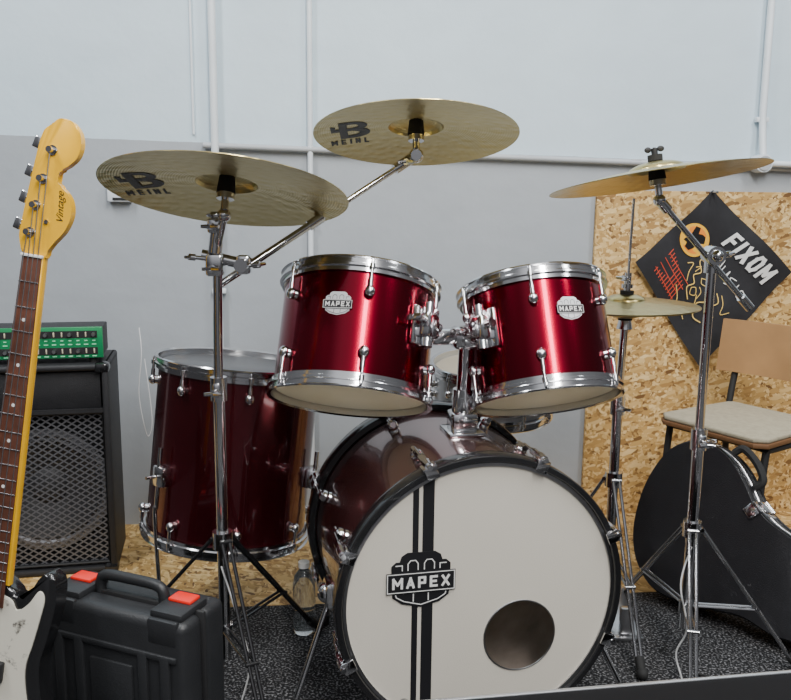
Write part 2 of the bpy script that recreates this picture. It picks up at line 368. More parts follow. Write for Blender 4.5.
# ---------------------------------------------------------------- drums
def shield(w,h):
    return [(-.47*w,.0),(-.47*w,.27*h),(-.40*w,.34*h),(-.34*w,.34*h),(-.31*w,.44*h),(-.22*w,.50*h),(.22*w,.50*h),(.31*w,.44*h),(.34*w,.34*h),(.40*w,.34*h),(.47*w,.27*h),(.47*w,0),(.45*w,-.30*h),(.30*w,-.42*h),(.0*w,-.50*h),(-.30*w,-.42*h),(-.45*w,-.30*h)]
def badge(parent,fn,w,h,inv=False,name='badge'):
    A,C=(PRINT,WHITE) if inv else (SILV,PRINT)
    o=B().poly(shield(w,h),fn,-.002,.0008).ob(name,A,parent,smooth=False)
    t=h*.018
    b=B()
    for sx in (-1,1):
        b.stroke([(sx*.05*w,.19*h),(sx*.05*w,.30*h),(sx*.09*w,.36*h),(sx*.17*w,.36*h),(sx*.21*w,.30*h),(sx*.21*w,.19*h)],t,fn,.0014)
        b.stroke([(sx*.30*w,.19*h),(sx*.30*w,.28*h),(sx*.40*w,.28*h)],t,fn,.0014)
        b.stroke([(sx*.12*w,-.25*h),(sx*.12*w,-.38*h)],t,fn,.0014)
        b.stroke([(sx*.40*w,-.25*h),(sx*.39*w,-.29*h),(sx*.27*w,-.37*h),(sx*.0*w,-.45*h)],t,fn,.0014)
    b.ob('badge_emblem',C,o,smooth=False,recalc=False)
    bw=w*1.10
    B().poly([(-.5*bw,-.22*h),(.5*bw,-.22*h),(.5*bw,.15*h),(-.5*bw,.15*h)],fn,.0012,.0026).ob('badge_band',PRINT,o,smooth=False)
    b=B();b.stroke([(-.485*bw,-.20*h),(.485*bw,-.20*h),(.485*bw,.13*h),(-.485*bw,.13*h),(-.485*bw,-.20*h)],h*.016,fn,.0028);b.ob('badge_band_border',WHITE,o,smooth=False,recalc=False)
    B().word('MAPEX',h*.21,w*.92,w*.05,h*.043,lambda x,y,d:fn(x,y-.035*h,.0032+d)).ob('lettering',WHITE,o,recalc=False)
    return o
def tangent(R,az,zc):
    c=Vector((math.sin(az),-math.cos(az),0)); tx=Vector((math.cos(az),math.sin(az),0))
    return lambda x,y,d: c*(R+d+.0006)+tx*x+Vector((0,0,zc+y))
def hoop_prof(R,up):
    s=up
    return [(R+.002,-.012*s),(R+.007,-.012*s),(R+.007,-.004*s),(R+.013,-.002*s),(R+.013,.003*s),(R+.008,.006*s),(R+.008,.014*s),(R+.013,.017*s),(R+.011,.020*s),(R+.003,.017*s)]
def lug_mesh(R,L,m=CHROME):
    b=B()
    b.ball((0,-R-.011,0),.011,(1,1,1.15)); b.cyl((0,-R+.001,0),(0,-R-.012,0),.0115,.009)
    b.cyl((0,-R-.012,-.011),(0,-R-.012,L*.6),.0048); b.cyl((0,-R-.012,0),(0,-R-.012,L),.0032)
    b.cyl((0,-R-.012,L-.006),(0,-R-.012,L+.004),.006,seg=12); b.box((0,-R-.012,L+.009),(.0065,.0065,.01),.001)
    return b.mesh('lug',m)
def tom(name,label,R,H,M,az0,nl,badge_az,bz,shellmat,lugoff=.055,head=HEADC,batt=BATT,binner=True):
    t=thing(name,label,'drum',M=M)
    h=H/2
    B().rev([(R,-h+.008),(R,h-.008),(R-.006,h-.004),(R-.006,-h+.004)],96,closed=True).ob('shell',shellmat,t)
    B().rev([(R-.0065,-h+.005),(R-.0065,h-.005)],64).ob('inner_shell',PALEIN,t)
    for nm,s in (('top_hoop',1),('bottom_hoop',-1)):
        B().rev([(r,z+s*h) for r,z in hoop_prof(R,s)],96,closed=True).ob(nm,CHROME,t,'chrome flanged hoop')
    B().rev([(0,h+.003),(R-.006,h+.003),(R+.003,h-.004),(R+.003,h-.008)],96).ob('batter_head',batt,t)
    B().rev([(0,-h-.003),(R-.006,-h-.003),(R+.003,-h+.004),(R+.003,-h+.008)],96).ob('resonant_head',head,t,'translucent film drumhead')
    up=lug_mesh(R,lugoff)
    for i in range(nl):
        a=az0+2*math.pi*i/nl
        place(up,'lug',t,(0,0,h-lugoff),(0,0,a)); place(up,'lug',t,M=Matrix.Translation((0,0,-h+lugoff))@Matrix.Rotation(a,4,'Z')@Matrix.Rotation(math.pi,4,'Y'))
    if badge_az is not None: badge(t,tangent(R,badge_az,bz),.056,.050)
    return t
def axisM(bot,top,yaw=0):
    bot=Vector(bot);top=Vector(top);z=(top-bot).normalized()
    x=Vector((1,0,0));x=(x-z*x.dot(z)).normalized();y=z.cross(x)
    R=Matrix((x,y,z)).transposed().to_4x4()
    return Matrix.Translation((bot+top)/2)@R
MTL=axisM((-.098,1.81,.684),(-.080,1.905,.896)); MTR=axisM((.331,1.83,.684),(.307,1.92,.887))
toml=tom('tom_drum','wine red lacquered rack tom with chrome hoops, larger one',.168,.237,MTL,rad(10),6,rad(-11),.035,WINE)
tomr=tom('tom_drum','wine red lacquered rack tom with chrome hoops, smaller one',.157,.229,MTR,rad(-10),6,rad(17),.035,WINE)
toml['group']=tomr['group']='rack toms on the bass drum'
def bracket(t,R,az,z):
    M=Matrix.Rotation(az,4,'Z')
    b=B();b.box((0,-R-.006,z),(.060,.012,.085),.004);b.box((0,-R-.024,z),(.042,.034,.052),.006)
    b.cyl((-.036,-R-.026,z+.005),(.036,-R-.026,z+.005),.011)
    b.cyl((0,-R-.024,z-.045),(0,-R-.024,z+.05),.0125)
    o=b.ob('mounting_bracket',CHROME,t,'chrome tom bracket');o.matrix_local=M
    b=B();b.cyl((-.052,-R-.026,z+.005),(-.034,-R-.026,z+.005),.0045);b.box((-.054,-R-.026,z+.005),(.006,.038,.014),.002)
    w_=b.ob('wing_bolt',CHROME,o)
bracket(toml,.168,rad(54),.018);bracket(tomr,.157,rad(-50),.018)
# floor tom
MF=axisM((-.437,2.105,.257),(-.396,2.135,.678))
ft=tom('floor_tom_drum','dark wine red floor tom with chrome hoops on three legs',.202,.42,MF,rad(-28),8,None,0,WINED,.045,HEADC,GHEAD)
Mi=MF.inverted()
for a in (rad(-40),rad(80),rad(200)):
    d=Vector((math.sin(a),-math.cos(a),0))
    b=B();R=.202
    p1=d*(R+.02)
    foot=Mi@Vector((-.42+d.x*.245,2.12+d.y*.245,.006))
    b.cyl(p1+Vector((0,0,.02)),p1+Vector((0,0,-.13)),.0055);b.tube(cat([p1+Vector((0,0,-.12)),p1+Vector((0,0,-.16)),foot+Vector((0,0,.09)),foot],5,False),.0055)
    lg=b.ob('leg',CHROME,ft,'chrome floor tom leg')
    B().cyl(foot+Vector((0,0,.02)),foot+Vector((0,0,-.004)),.011,.013).ob('rubber_foot',RUB,lg)
    b=B();b.box(d*(R+.012)+Vector((0,0,-.05)),(.04,.03,.05),.006,Matrix.Rotation(a,4,'Z'));b.cyl(d*(R+.03)+Vector((0,0,-.05)),d*(R+.055)+Vector((0,0,-.05)),.004);b.ob('leg_bracket',CHROME,ft)
# snare and its stand
SX=.285
MS=axisM((SX,2.46,.495),(SX,2.45,.62))
sn=tom('snare_drum','chrome snare drum sitting on a low tripod stand',.17,.12,MS,rad(-12),10,None,0,STEEL,.045,HEADC,BATT)
ss=thing('snare_stand','low chrome tripod snare stand behind the bass drum','drum stand',(SX,2.46,0))
b=B();b.cyl((0,0,.1),(0,0,.44),.011);b.cyl((0,0,.2),(0,0,.24),.018);b.ob('stand_tube',CHROME,ss)
for i in range(3):
    a=rad(30+120*i);d=Vector((math.cos(a),math.sin(a),0))
    B().tube([d*.015+Vector((0,0,.22)),d*.24+Vector((0,0,.012))],.007).ob('leg',CHROME,ss)
    B().tube(cat([d*.01+Vector((0,0,.43)),d*.12+Vector((0,0,.445)),d*.188+Vector((0,0,.46)),d*.191+Vector((0,0,.50))],5,False),.006).ob('basket_arm',CHROME,ss)

# bass drum
YB=rad(12.6)
MB=xf((.131,1.83,0),(0,0,YB)); bz=.309
bdm=thing('bass_drum','wine red bass drum with white ported front head and black hoops','drum',M=MB)
AX=Matrix.Translation((0,0,bz))@Matrix.Rotation(rad(90),4,'X')
HL=.228;R=.283
B().rev([(R,-HL+.012),(R,HL-.012),(R-.008,HL-.006),(R-.008,-HL+.006)],128,AX,True).ob('shell',WINEB,bdm)
B().rev([(R-.0085,-HL+.01),(R-.0085,HL-.01)],96,AX).ob('inner_shell',WOODIN,bdm,'bare wood inside of shell')
for nm,s in (('front_hoop',1),('rear_hoop',-1)):
    B().rev([(R+.003,s*(HL-.03)),(R+.0165,s*(HL-.03)),(R+.0185,s*(HL-.026)),(R+.0185,s*(HL+.008)),(R+.0165,s*(HL+.011)),(R+.006,s*(HL+.011)),(R+.003,s*(HL+.007))],128,AX,True).ob(nm,BLACK,bdm,'black lacquered wooden hoop')
    B().rev([(R+.003,s*(HL+.004)),(R-.004,s*(HL+.004)),(R-.004,s*(HL-.002)),(R+.003,s*(HL-.004))],128,AX,True).ob('head_ring',STEEL,bdm)
def fh(x,y,d): return Vector((x,-HL-d,bz+y))
b=B();RH=R-.003;N=128
o1=[b.bm.verts.new(fh(RH*math.cos(2*math.pi*i/N),RH*math.sin(2*math.pi*i/N),0)) for i in range(N)]
hc=(.083,-.090);hr=.077
i1=[b.bm.verts.new(fh(hc[0]+hr*math.cos(2*math.pi*i/64),hc[1]+hr*math.sin(2*math.pi*i/64),0)) for i in range(64)]
es=[b.bm.edges.new((L[i],L[(i+1)%len(L)])) for L in (o1,i1) for i in range(len(L))]
bmesh.ops.triangle_fill(b.bm,use_beauty=True,use_dissolve=False,edges=es)
b.ob('front_drumhead',HEADW,bdm,'white coated drumhead with round port hole',smooth=False)
b=B();b.tube([fh(hc[0]+hr*math.cos(2*math.pi*i/64),hc[1]+hr*math.sin(2*math.pi*i/64),0) for i in range(64)],.0016,8,True);b.ob('port_ring',STEEL,bdm)
B().rev([(0,-HL+.002),(R-.003,-HL+.002)],96,AX).ob('rear_drumhead',BATT,bdm)
def stripe(x0,x1):
    L0,L1=[math.sqrt(RH*RH-x**2)-.001 for x in (x0,x1)]
    return [(x0,-L0),(x1,-L1),(x1,L1),(x0,L0)]
for x0,x1 in ((-.147,-.135),(-.127,-.104)): B().poly(stripe(x0,x1),fh,.0003,.0008).ob('stripe_print',PRINT,bdm,'black printed stripe',smooth=False)
badge(bdm,lambda x,y,d:fh(-.129+x,.052+y,max(d,0)+.001),.128,.116,True,'front_logo')
K=R-.279
def claw_mesh():
    b=B();b.box((0,-.010,.302+K),(.030,.030,.007),.002);b.box((0,-.025,.293+K),(.026,.006,.026),.002)
    b.box((0,.018,.306+K),(.016,.05,.014),.004);b.cyl((0,.0,.306+K),(0,.09,.306+K),.0034);b.cyl((0,-.02,.306+K),(0,.006,.306+K),.008,.009)
    b.cyl((0,-.03,.306+K),(0,-.02,.306+K),.0055)
    return b.mesh('claw_hook',CHROME)
cm=claw_mesh()
b=B();b.ball((0,0,.291+K),.014,(1,1.2,1));b.cyl((0,0,.279+K),(0,0,.292+K),.014,.011);b.cyl((0,-.02,.300+K),(0,.02,.300+K),.0065);lm=b.mesh('lug',CHROME)
for i in range(8):
    a=rad(22.5+45*i)
    Mr=Matrix.Translation((0,0,bz))@Matrix.Rotation(a,4,'Y')
    place(cm,'claw_hook',bdm,M=Mr@Matrix.Translation((0,-HL+.012,0)))
    place(cm,'claw_hook',bdm,M=Mr@Matrix.Rotation(math.pi,4,'Z')@Matrix.Translation((0,-HL+.012,0)))
    place(lm,'lug',bdm,M=Mr@Matrix.Translation((0,-HL+.11,0)));place(lm,'lug',bdm,M=Mr@Matrix.Translation((0,HL-.11,0)))
MBi=MB.inverted()
def lb(x,y,z): return MBi@Vector((x,y,z))
for s,foot in ((-1,(-.215,1.69,.008)),(1,(.525,1.76,.008))):
    f0=lb(*foot); a0=Vector((s*.276,-.02,bz-.06))
    b=B();b.cyl(a0+(a0-f0)*.12,f0,.0065);sp=b.ob('spur_leg',CHROME,bdm,'chrome telescopic spur')
    b=B();b.cyl(f0+(a0-f0)*.08,f0,.010,.008);b.ob('rubber_tip',RUB,sp)
    b=B();b.box(a0,(.035,.06,.06),.01);b.ball(a0+Vector((s*.01,0,0)),.024);b.ob('spur_bracket',CHROME,bdm)
b=B();pb=lb(.150,1.84,.598)
b.box(pb+Vector((0,0,-.004)),(.082,.09,.012),.005);b.box(pb+Vector((0,0,.020)),(.058,.06,.044),.008);b.cyl(pb+Vector((0,0,.03)),pb+Vector((0,0,.075)),.024)
hd=b.ob('tom_holder',CHROME,bdm,'chrome double tom holder')
pt=lb(.156,1.84,.805)
b=B();b.cyl(pb+Vector((0,0,.02)),pt,.0165);b.cyl(pb+Vector((0,0,.07)),pb+Vector((0,0,.092)),.022);b.ob('holder_post',CHROME,hd)
wb_=B();wb_.cyl(pb+Vector((0,-.02,.03)),pb+Vector((0,-.055,.03)),.005);wb_.box(pb+Vector((0,-.058,.03)),(.034,.006,.014),.002);wb_.ob('wing_bolt',CHROME,hd)
b=B();b.box(pt,(.066,.055,.048),.010);b.box(pt+Vector((-.052,0,.004)),(.07,.038,.034),.008);b.box(pt+Vector((.052,0,.004)),(.07,.038,.034),.008)
b.cyl(pt+Vector((0,-.046,-.005)),pt+Vector((0,.02,-.005)),.008)
b.box(pt+Vector((0,-.048,-.005)),(.038,.006,.015),.002);b.ob('holder_block',CHROME,hd)
for s,tgt in ((-1,(.066,1.785,.820)),(1,(.196,1.785,.815))):
    b=B();e=lb(*tgt);st=pt+Vector((s*.066,0,.006))
    b.tube(cat([st,st+(e-st)*.5+Vector((0,-.005,-.006)),e+Vector((0,0,-.01)),e+Vector((0,.015,.05))],6,False),.008)
    b.ball(st,.020);b.ob('l_rod',CHROME,hd)
    b=B();b.cyl(st+Vector((0,-.03,0)),st+Vector((0,.01,0)),.005);b.box(st+Vector((0,-.035,0)),(.036,.006,.014),.002,Euler((0,rad(30*s),0)));b.ob('wing_bolt',CHROME,hd)

# ---------------------------------------------------------------- cymbals & stands
def cyz(R,r,rb=.062,hb=.020,bow=.020):
    if r<rb: return bow+hb*math.sqrt(max(0,1-(r/rb)**2))
    return bow*(1-((r-rb)/(R-rb))**1.5)
def cymbal(name,label,R,loc,tilt,roll,group='cymbals on stands',logo=None,flip=False,s=1):
    Mx=xf(loc,(rad(tilt),rad(roll),0))
    if flip: Mx=Mx@Matrix.Rotation(math.pi,4,'X')
    rb=.062*s;hb=.020*s;bow=.02*s
    rs=[.006]+[rb*k/10 for k in range(2,10)]+[rb*.97,rb]+[rb+(R-rb)*k/16 for k in range(1,17)]
    top=[(r,cyz(R,r,rb,hb,bow)) for r in rs];bot=[(r,cyz(R,r,rb,hb,bow)-.0014) for r in reversed(rs)]
    o=B().rev(top+bot,128,closed=True).ob(name,BRONZE);o.matrix_world=Mx
    tag(o,label,'cymbal',group)
    if logo:
        cx,cy,k=logo
        def fn(x,y,d=0):
            X=cx+x;Yv=-(cy+y);r=math.hypot(X,Yv);return Vector((X,Yv,cyz(R,r,rb,hb,bow)-.0022-d))
        B().word('MEINL',.028,.088,.008,.0048,lambda x,y,d:fn(x,y-.074,d)).ob('lettering',PRINT,o,'black printed lettering',recalc=False)
        b=B()
        def strip(A,C):
            f=[b.bm.verts.new(fn(x*k,y*k,0)) for x,y in A];g=[b.bm.verts.new(fn(x*k,y*k,0)) for x,y in C]
            for i in range(len(A)-1): b.bm.faces.new((f[i],f[i+1],g[i+1],g[i]))
        def arc(cx_,cy_,ro,ri,a0,a1,sxx=1,n=14):
            A=[(cx_+ro*sxx*math.cos(rad(a0+(a1-a0)*i/n)),cy_+ro*math.sin(rad(a0+(a1-a0)*i/n))) for i in range(n+1)]
            C=[(cx_+ri*sxx*math.cos(rad(a0+(a1-a0)*i/n)),cy_+ri*math.sin(rad(a0+(a1-a0)*i/n))) for i in range(n+1)]
            strip(A,C)
        arc(.010,.028,.034,.014,-90,90,1.15);arc(.010,-.025,.036,.014,-90,90,1.25)
        strip([(-.024,.062),(.012,.062)],[(-.024,.042),(.012,.042)]);strip([(-.046,.012),(.012,.012)],[(-.040,-.008),(.012,-.008)])
        strip([(-.024,-.041),(.012,-.041)],[(-.024,-.061),(.012,-.061)])
        strip([(-.024,.062),(-.024,-.061)],[(-.003,.062),(-.003,-.061)])
        strip([(-.046,.040),(-.046,-.008)],[(-.034,.030),(-.034,-.008)])
        b.ob('logo_print',PRINT,o,recalc=False)
    return Mx
C1=cymbal('ride_cymbal','large hammered bronze cymbal tilted away on a straight stand',.245,(-.341,1.72,1.110),-16.5,3.2,logo=(-.170,.018,.82))
C2=cymbal('crash_cymbal','hammered bronze crash cymbal on the end of a boom arm',.229,(.041,1.95,1.242),-14,-.5,logo=(-.150,.006,.86))
C3=cymbal('crash_cymbal','thin bronze crash cymbal almost edge-on atop boom stand',.235,(.570,1.90,1.150),-6,-8)
def mount(st,C,stM,base=None,low=-.045,rod=.05):
    """cymbal seat along cymbal axis; returns pivot in stand local"""
    Q=stM.inverted()@C
    b=B();b.cyl(Q@Vector((0,0,low)),Q@Vector((0,0,rod+.02)),.0035);b.ob('cymbal_rod',CHROME,st)
    b=B();b.cyl(Q@Vector((0,0,.0)),Q@Vector((0,0,.034)),.019,.016);b.ob('felt_washer',FELT,st,'black felt washer')
    b=B();b.cyl(Q@Vector((0,0,-.012)),Q@Vector((0,0,0)),.018);b.cyl(Q@Vector((0,0,low)),Q@Vector((0,0,-.01)),.008);b.ball(Q@Vector((0,0,low)),.014);b.ob('tilter',CHROME,st)
    b=B();b.cyl(Q@Vector((0,0,.041)),Q@Vector((0,0,.054)),.016);b.ob('top_felt',FELT,st)
    b=B();b.cyl(Q@Vector((0,0,.054)),Q@Vector((0,0,.068)),.007)
    for s in (-1,1): b.ball(Q@Vector((s*.014,0,.066)),.008,(1,.35,.8))
    b.ob('wing_nut',BLKM if base else CHROME,st)
    return Q@Vector((0,0,low))
def wingbolt(st,p,d=(0,-1,0),L=.035,m=CHROME):
    p=Vector(p);d=Vector(d).normalized();b=B();b.cyl(p,p+d*L,.0045);sd=d.cross(Vector((0,0,1))).normalized()
    for s in (-1,1): b.cyl(p+d*L,p+d*(L+.008)+sd*s*.018,.005,.0035,8)
    b.cyl(p+d*(L-.01),p+d*(L+.004),.007);b.ob('wing_bolt',m,st)
def tripod(st,hub,low,feet,m=CHROME,r=.011):
    for fx,fy in feet:
        d=Vector((fx,fy,0));L=d.length;u=d/L;sd=Vector((-u.y,u.x,0))
        b=B();top=u*.022+Vector((0,0,hub));ft_=d+Vector((0,0,.014))
        for s in (-1,1): b.tube([top+sd*s*.008,ft_+sd*s*.006],.0042,8)
        mid=top.lerp(ft_,.58)
        for s in (-1,1): b.tube([u*.012+Vector((0,0,low))+sd*s*.007,mid+sd*s*.007],.0034,8)
        b.cyl(mid-sd*.013,mid+sd*.013,.005);b.cyl(top-sd*.013,top+sd*.013,.005)
        lg=b.ob('leg',m,st)
        b=B();b.tube([ft_+(top-ft_)*.07,ft_-Vector((0,0,.004))+u*.012],.011,10);b.ball(ft_+u*.012-Vector((0,0,.0)),.014);b.ob('rubber_foot',RUB,lg)
    b=B();b.cyl((0,0,hub-.02),(0,0,hub+.018),.022);b.ob('tripod_hub',CHROME,st)
    b=B();b.cyl((0,0,low-.02),(0,0,low+.012),.018);b.ob('brace_collar',CHROME,st)
# stand 1
S1=xf((-.372,1.75,0),(0,0,0))
s1=thing('cymbal_stand','tall chrome cymbal stand with dark tripod legs and boom arm','cymbal stand',M=S1)
tripod(s1,.37,.16,[(.17,.29),(-.33,.06),(.14,-.25)],BLACK)
b=B();b.cyl((0,0,.09),(0,0,.72),.0125);b.ob('base_tube',CHROME,s1)
b=B();b.cyl((0,0,.7),(.005,0,1.02),.0098);b.ob('upper_tube',CHROME,s1)
b=B();b.cyl((0,0,.68),(0,0,.73),.018);b.box((.0,-.016,.705),(.016,.02,.03),.004);b.ob('height_collar',CHROME,s1);wingbolt(s1,(0,-.016,.705))
pv=mount(s1,C1,S1)
b=B();b.tube([Vector((.005,0,1.0)),pv],.0085);b.cyl((.0,0,.99),(.008,0,1.05),.015);b.box((.004,-.012,1.045),(.03,.022,.03),.005);b.ob('tilter_neck',CHROME,s1);wingbolt(s1,(.004,-.02,1.045))
wingbolt(s1,pv+Vector((-.0,0,0)),(-1,-.3,0),.022)
A=S1.inverted()@Vector((-.345,1.775,.938));pv2=mount(s1,C2,S1)
b=B();b.box((0,0,.965),(.035,.04,.045),.006);b.cyl((-.03,.01,.985),(.06,.02,.965),.012);b.box((.055,.02,.965),(.03,.035,.04),.007);b.cyl((.055,-.02,.965),(.055,.05,.965),.014);cl=b.ob('boom_clamp',CHROME,s1,'chrome clamp holding the boom arm')
wingbolt(s1,(-.02,0,.978),(-1,-.1,.1),.03);wingbolt(s1,(.07,-.005,.965),(1,-.2,.1),.02);wingbolt(s1,(0,-.02,.96),(0,-1,0),.02)
arm=(pv2-A).normalized()
b=B();b.tube([A-arm*.03,A+arm*.22],.0085);b.tube([A+arm*.2,pv2],.0065);b.cyl(A+arm*.20,A+arm*.235,.0115)
b.ob('boom_arm',CHROME,s1,'long chrome boom arm')
b=B();b.cyl(pv2-arm*.06,pv2+arm*.01,.012);b.ball(pv2,.017);b.cyl(pv2+Vector((-.0,-.022,0)),pv2+Vector((0,.022,0)),.012);b.ob('boom_tilter',CHROME,s1);wingbolt(s1,pv2-arm*.02,(-.3,-1,-.2),.02)
# stand 2
S2=xf((.714,1.93,0),(0,0,0))
s2=thing('cymbal_stand','tall chrome boom cymbal stand with double braced tripod','cymbal stand',M=S2)
tripod(s2,.335,.14,[(-.085,.29),(.25,-.06),(-.06,-.25)],DSTEEL)
b=B();b.cyl((0,0,.08),(0,0,.56),.0135);b.ob('base_tube',CHROME,s2)
b=B();b.cyl((0,0,.54),(0,0,.96),.0105);b.ob('upper_tube',CHROME,s2)
b=B();b.cyl((0,0,.53),(0,0,.58),.0185);b.box((0,-.018,.555),(.018,.02,.03),.004);b.ob('height_collar',CHROME,s2);wingbolt(s2,(0,-.018,.555))
b=B();b.cyl((0,-.028,.985),(0,.02,.985),.021);b.cyl((0,0,.945),(0,0,.985),.017);b.ball((0,-.03,.985),.014);b.ob('boom_pivot',CHROME,s2);wingbolt(s2,(0.01,-.01,.985),(1,-.6,.2),.022)
pv=mount(s2,C3,S2,True)
pl=Vector((0.095,0,.865))
b=B();b.tube([pl,pv],.0068);b.cyl(pl,pl+(pv-pl).normalized()*.035,.011);b.cyl(pv-(pv-pl).normalized()*.03,pv,.012);b.ob('boom_arm',CHROME,s2)
# hi hat
SH=xf((.565,2.1,0),(0,0,0))
hh=thing('hi_hat_stand','chrome hi-hat stand with pull rod and foot pedal','hi-hat stand',M=SH)
tripod(hh,.40,.2,[(.055,.22),(-.22,.10),(.02,-.26)],DSTEEL)
b=B();b.cyl((0,0,.05),(0,0,.60),.0125);b.ob('base_tube',CHROME,hh)
b=B();b.cyl((0,0,.58),(.006,0,.80),.0095);b.cyl((.006,0,.79),(.006,0,.815),.02,.015);b.ob('upper_tube',CHROME,hh)
b=B();b.cyl((0,0,.57),(0,0,.62),.018);b.ob('height_collar',CHROME,hh);wingbolt(hh,(0,-.015,.595))
b=B();b.cyl((.006,0,.8),(.011,0,1.11),.0032);b.ob('pull_rod',CHROME,hh)
b=B();b.cyl((.007,0,.862),(.007,0,.885),.017);b.ob('clutch_felt',FELT,hh);b=B();b.cyl((.007,0,.885),(.008,0,.93),.0085);b.cyl((.007,0,.892),(.007,0,.902),.014);b.ob('clutch',CHROME,hh);wingbolt(hh,(.008,0,.915),(-1,-.5,.1),.014)
b=B();b.cyl((.006,0,.812),(.006,0,.826),.018);b.ob('seat_felt',FELT,hh)
b=B();b.box((.03,.03,.03),(.08,.24,.012),.004,Euler((rad(12),0,0)));b.box((.03,.03,.006),(.09,.26,.01),.002);b.box((.03,-.08,.05),(.03,.02,.07),.004);b.ob('foot_pedal',STEEL,hh)
cymbal('hi_hat_cymbal','lower bronze hi-hat cymbal facing up',.178,(.571,2.1,.846),0,-1,'hi-hat cymbals',None,True,.75)
cymbal('hi_hat_cymbal','upper bronze hi-hat cymbal resting on its pair',.178,(.571,2.1,.848),1,-1,'hi-hat cymbals',None,False,.75)

# ---------------------------------------------------------------- amplifier
ac=thing('amplifier_cabinet','black speaker cabinet with steel mesh grille','amplifier cabinet',(-1.126,2.46,-.006),(0,0,rad(12)))
W_,D_,H_=.56,.25,.634
b=B();t=.02
b.box((0,.0,H_-t/2),(W_,D_,t),.008,None,3);b.box((0,0,t/2),(W_,D_,t),.008);b.box((-W_/2+t/2,0,H_/2),(t,D_,H_),.008);b.box((W_/2-t/2,0,H_/2),(t,D_,H_),.008);b.box((0,D_/2-.01,H_/2),(W_-.01,.015,H_-.01))
b.box((0,-D_/2+.10,H_/2),(W_-.02,.02,H_-.02));b.box((0,-D_/2+.03,H_-.138),(W_-.03,.05,.012))
b.ob('cabinet_body',TOLEX,ac)
b=B();b.box((0,-D_/2+.024,H_-.078),(W_-.05,.012,.108),.003);b.ob('upper_panel',TOLEX,ac)
b=B();b.poly([(-W_/2+.02,.015),(W_/2-.02,.015),(W_/2-.02,H_-.14),(-W_/2+.02,H_-.14)],lambda x,z,d:Vector((x,-D_/2+.022+d,z)),0,.0005);gr=b.ob('grille',GRILLE,ac,'dark steel mesh grille',smooth=False)
z0=.03;z1=H_-.145;xe=W_/2-.022
b=B();b.tube([(-xe,-D_/2+.014,z0),(xe,-D_/2+.014,z0),(xe,-D_/2+.014,z1),(-xe,-D_/2+.014,z1)],.006,8,True);b.ob('grille_frame',BLKM,ac)
SR=mat('speaker_frame_metal',(.20,.20,.21),.4,.6);CONE=mat('speaker_cone_paper',(.05,.05,.053),.5)
SPM=Matrix.Translation((.085,-D_/2+.045,.255))@Matrix.Rotation(rad(90),4,'X')
sk=B().rev([(.165,0),(.185,0),(.185,.008),(.165,.010),(.158,.004)],64,SPM,True).ob('speaker',SR,ac,'round loudspeaker behind the grille')
B().rev([(.158,.004),(.15,.008),(.14,.002),(.055,-.032),(.05,-.026),(.03,-.016),(0,-.012)],64,SPM).ob('speaker_cone',CONE,sk)
for sx in (-1,1):
    for z in (.012,H_-.012):
        b=B();b.box((sx*(W_/2-.018),-D_/2+.018,z),(.042,.042,.03),.01);b.ob('corner_protector',BLACK,ac)
ah=thing('guitar_amplifier','green-fronted bass amplifier with rows of small knobs','amplifier',(-1.074,2.44,H_-.006),(0,0,rad(12)))
W2,D2,H2=.44,.13,.090;ZB=.015
b=B();b.box((0,.002,H2/2+ZB),(W2-.006,D2,H2-.006),.004);b.ob('amplifier_body',TOLEX,ah)
for sx in (-1,1):
    for sy in (-1,1): B().cyl((sx*.19,sy*.05,0),(sx*.19,sy*.05,ZB+.004),.012).ob('rubber_foot',RUB,ah)
b=B();b.box((0,-D2/2-.002,H2/2+ZB),(W2,.006,H2),.002);b.ob('front_panel',GREEN,ah,'green control panel')
for z,hh_ in ((.036,.020),(.084,.020)):
    b=B();b.box((0,-D2/2-.0055,z),(W2-.03,.001,hh_));b.ob('black_strip',BLKM,ah)
kn=B();kn.cyl((0,0,0),(0,-.012,0),.006,.005,12);kn=kn.mesh('knob',STEEL)
lk=B();lk.box((0,0,0),(.004,.004,.014),.001);lk=lk.mesh('slider',LED)
for r_ in range(2):
    for i in range(19): place(kn if (i+r_)%3==1 else lk,'knob' if (i+r_)%3==1 else 'slider',ah,(-.195+i*.0217,-D2/2-.006,.036+.048*r_))
MK=mat('green_marking',(.30,.85,.5),.5)
for z,wd_ in ((.055,.012),(.066,.008),(.021,.012)):
    b=B()
    for i in range(19): b.box((-.195+i*.0217,-D2/2-.0058,z),(wd_,.001,.003))
    b.ob('panel_marking',MK,ah,smooth=False)

def cable(name,label,pts,r=.0025,m=CABLE):
    P=cat([Vector(p) for p in pts],8,False);o0=P[0].copy();o=B().tube([p-o0 for p in P],r,6).ob(name,m);o.location=o0;tag(o,label,'cable');return o
cable('cable','thin white cable hanging in a loop beside the amplifier',[(-.80,2.62,.70),(-.79,2.6,.62),(-.80,2.59,.5),(-.785,2.58,.40),(-.775,2.59,.36),(-.765,2.6,.42),(-.79,2.63,.60)],.0016)
cable('cable','white cable running down the chrome stand to the floor',[(.705,1.90,.30),(.675,1.87,.22),(.69,1.85,.12),(.665,1.84,.06),(.67,1.80,.004),(.62,1.76,.004),(.55,1.72,.004)],.002)
cable('cable','white cable hanging down beside the dark stand',[(-.37,1.72,.32),(-.33,1.70,.2),(-.31,1.70,.1),(-.33,1.69,.004),(-.30,1.6,.004)],.002)
cable('cable','black cable lying loosely on the speckled mat',[(.72,1.85,.004),(.85,1.80,.004),(.98,1.86,.004),(1.1,1.80,.004),(1.3,1.75,.004)],.003,RUB)

